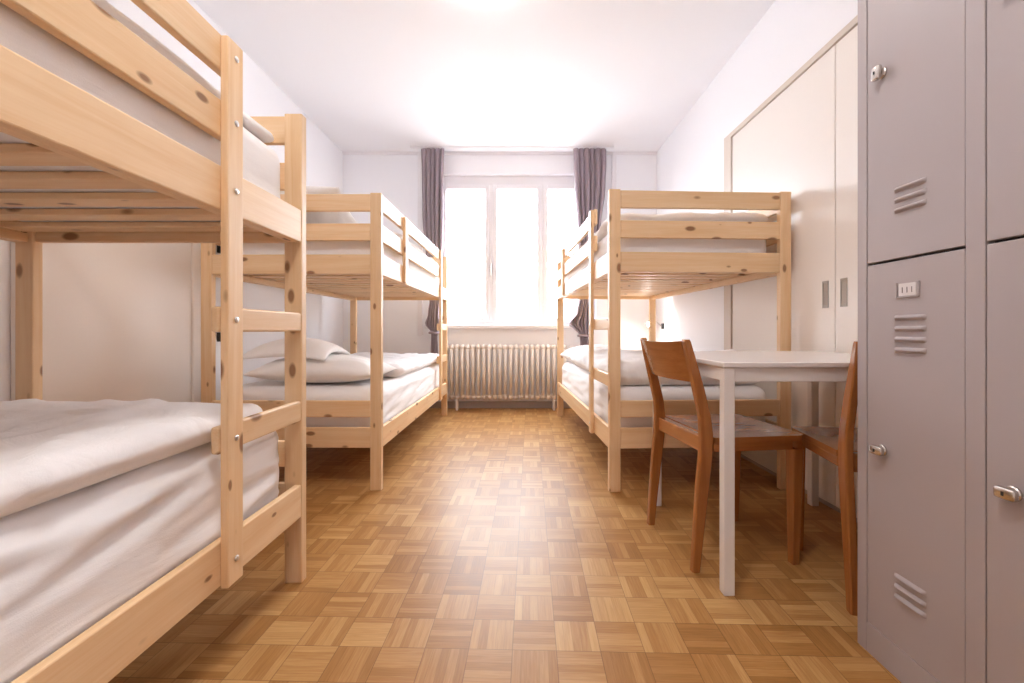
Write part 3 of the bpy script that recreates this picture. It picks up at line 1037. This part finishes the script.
ceiling_lamp(LAMP[0], 0.45, "added fill lamp on the ceiling out of view, brightening the near beds", M_fillnear)  # added out of view to brighten the near beds and lockers
M_bulb = emit_mat("reading_lamp_bulb", (1.0, 0.93, 0.88), 380.0)
def reading_lamp(name, p, d, label, lit=False, arm=0.12):
    """small black wall lamp: plate on the wall at p, head turned along d"""
    p = Vector(p)
    t = thing(name, label, "reading lamp", p)
    sx = -1 if p.x > 0 else 1
    bm = bmesh.new()
    x0, x1 = sorted((0.0005 * sx, 0.018 * sx))
    add_box(bm, x0, x1, -0.022, 0.022, -0.03, 0.03, 0.004)
    mesh_obj("wall_plate", bm, M_black, t)
    q = Vector((sx * arm, d[1] * 0.15, 0.05))
    bm = bmesh.new()
    add_tube(bm, [(sx * 0.015, 0, 0), (sx * arm * 0.5, d[1] * 0.03, 0.05), tuple(q)], 0.005, 8)
    mesh_obj("gooseneck", bm, M_black if not lit else M_alu, t, smooth=True)
    dv = Vector(d).normalized()
    bm = bmesh.new()
    add_cyl(bm, q - dv * 0.01, q + dv * 0.05, 0.012, 0.026, 20)
    hd = mesh_obj("lamp_head", bm, M_black if not lit else M_winfr, t, smooth=False)
    bm = bmesh.new()
    bmesh.ops.create_uvsphere(bm, u_segments=16, v_segments=10, radius=0.018, matrix=Matrix.Translation(q + dv * 0.058))
    mesh_obj("bulb", bm, M_bulb if lit else M_winfr, hd, smooth=True)
    return t
reading_lamp("reading_lamp", (XR, 4.50, 0.90), (-0.2, -0.5, -0.4), "small lit reading lamp on the wall above the lower right bunk", True, 0.17)
reading_lamp("reading_lamp", (XL, 2.76, 1.385), (0.1, 0.1, -1.0), "small black wall lamp beside the upper bunk of the left bed by the window", False, 0.035)
reading_lamp("reading_lamp", (XL, 2.76, 0.815), (0.1, 0.1, -1.0), "small black wall lamp beside the lower bunk of the left bed by the window", False, 0.035)

# ------------------------------------------------------------------ outside
bd = thing("outside_building", "pale washed-out building seen through the window", "building", (0, 16, -6))
mesh_obj("facade", box(-14, 14, 0, 4, 0, 9.2), M_facade, bd)
for i in range(9):
    for z in (7.1,):
        x = -9.2 + i * 2.3
        f = mesh_obj("facade_window", box(x - 0.5, x + 0.5, -0.06, 0.02, z, z + 1.3, 0.01), M_winfr, bd)
        mesh_obj("pane", box(x - 0.42, x + 0.42, -0.075, -0.0605, z + 0.08, z + 1.22), M_fwin, f)
mesh_obj("eaves", box(-14.2, 14.2, -0.3, 4.2, 9.2, 9.4), M_facade, bd)

# ------------------------------------------------------------------ light
w = bpy.data.worlds.new("overcast_sky")
scene.world = w
w.use_nodes = True
wnt = w.node_tree
bg = wnt.nodes["Background"]
# bright overcast sky above, darker street below the horizon
wtc = N(wnt, "ShaderNodeTexCoord")
wsp = N(wnt, "ShaderNodeSeparateXYZ")
wnt.links.new(wtc.outputs["Generated"], wsp.inputs[0])
wr = N(wnt, "ShaderNodeValToRGB")
wr.color_ramp.elements[0].position = 0.47
wr.color_ramp.elements[0].color = (0.24, 0.23, 0.22, 1)
wr.color_ramp.elements[1].position = 0.515
wr.color_ramp.elements[1].color = (0.82, 0.905, 1.0, 1)
wnt.links.new(MATH(wnt, 'MULTIPLY_ADD', wsp.outputs[2], 0.5, 0.5), wr.inputs[0])
wnt.links.new(wr.outputs[0], bg.inputs[0])
bg.inputs[1].default_value = 12.5

pl = bpy.data.lights.new("window_portal", 'AREA')
pl.shape = 'RECTANGLE'
pl.size = WX1 - WX0
pl.size_y = WZ1 - WZ0
pl.cycles.is_portal = True
po = bpy.data.objects.new("window_portal", pl)
link(po)
po.location = ((WX0 + WX1) / 2, YB + 0.2, (WZ0 + WZ1) / 2)
po.rotation_euler = (-PI / 2, 0, 0)

# ------------------------------------------------------------------ camera
cam = bpy.data.cameras.new("camera")
co = bpy.data.objects.new("camera", cam)
link(co)
co.location = (0, 0, 0.86)
co.rotation_euler = (PI / 2, 0, 0)
F = 428.0
cam.sensor_fit = 'HORIZONTAL'
cam.sensor_width = 36.0
cam.lens = F / 1024 * 36
cam.shift_x = (512 - 518) / 1024
cam.shift_y = -(341.5 - 330) / 1024
cam.clip_start = 0.02
scene.camera = co

scene.view_settings.view_transform = 'Standard'
scene.view_settings.look = 'None'
scene.view_settings.gamma = 1.0
scene.view_settings.use_curve_mapping = False
scene.view_settings.exposure = 1.08
scene.cycles.use_denoising = True
scene.cycles.max_bounces = 12
scene.cycles.diffuse_bounces = 8
scene.cycles.sample_clamp_indirect = 8.0
scene.cycles.caustics_reflective = False
scene.cycles.caustics_refractive = False
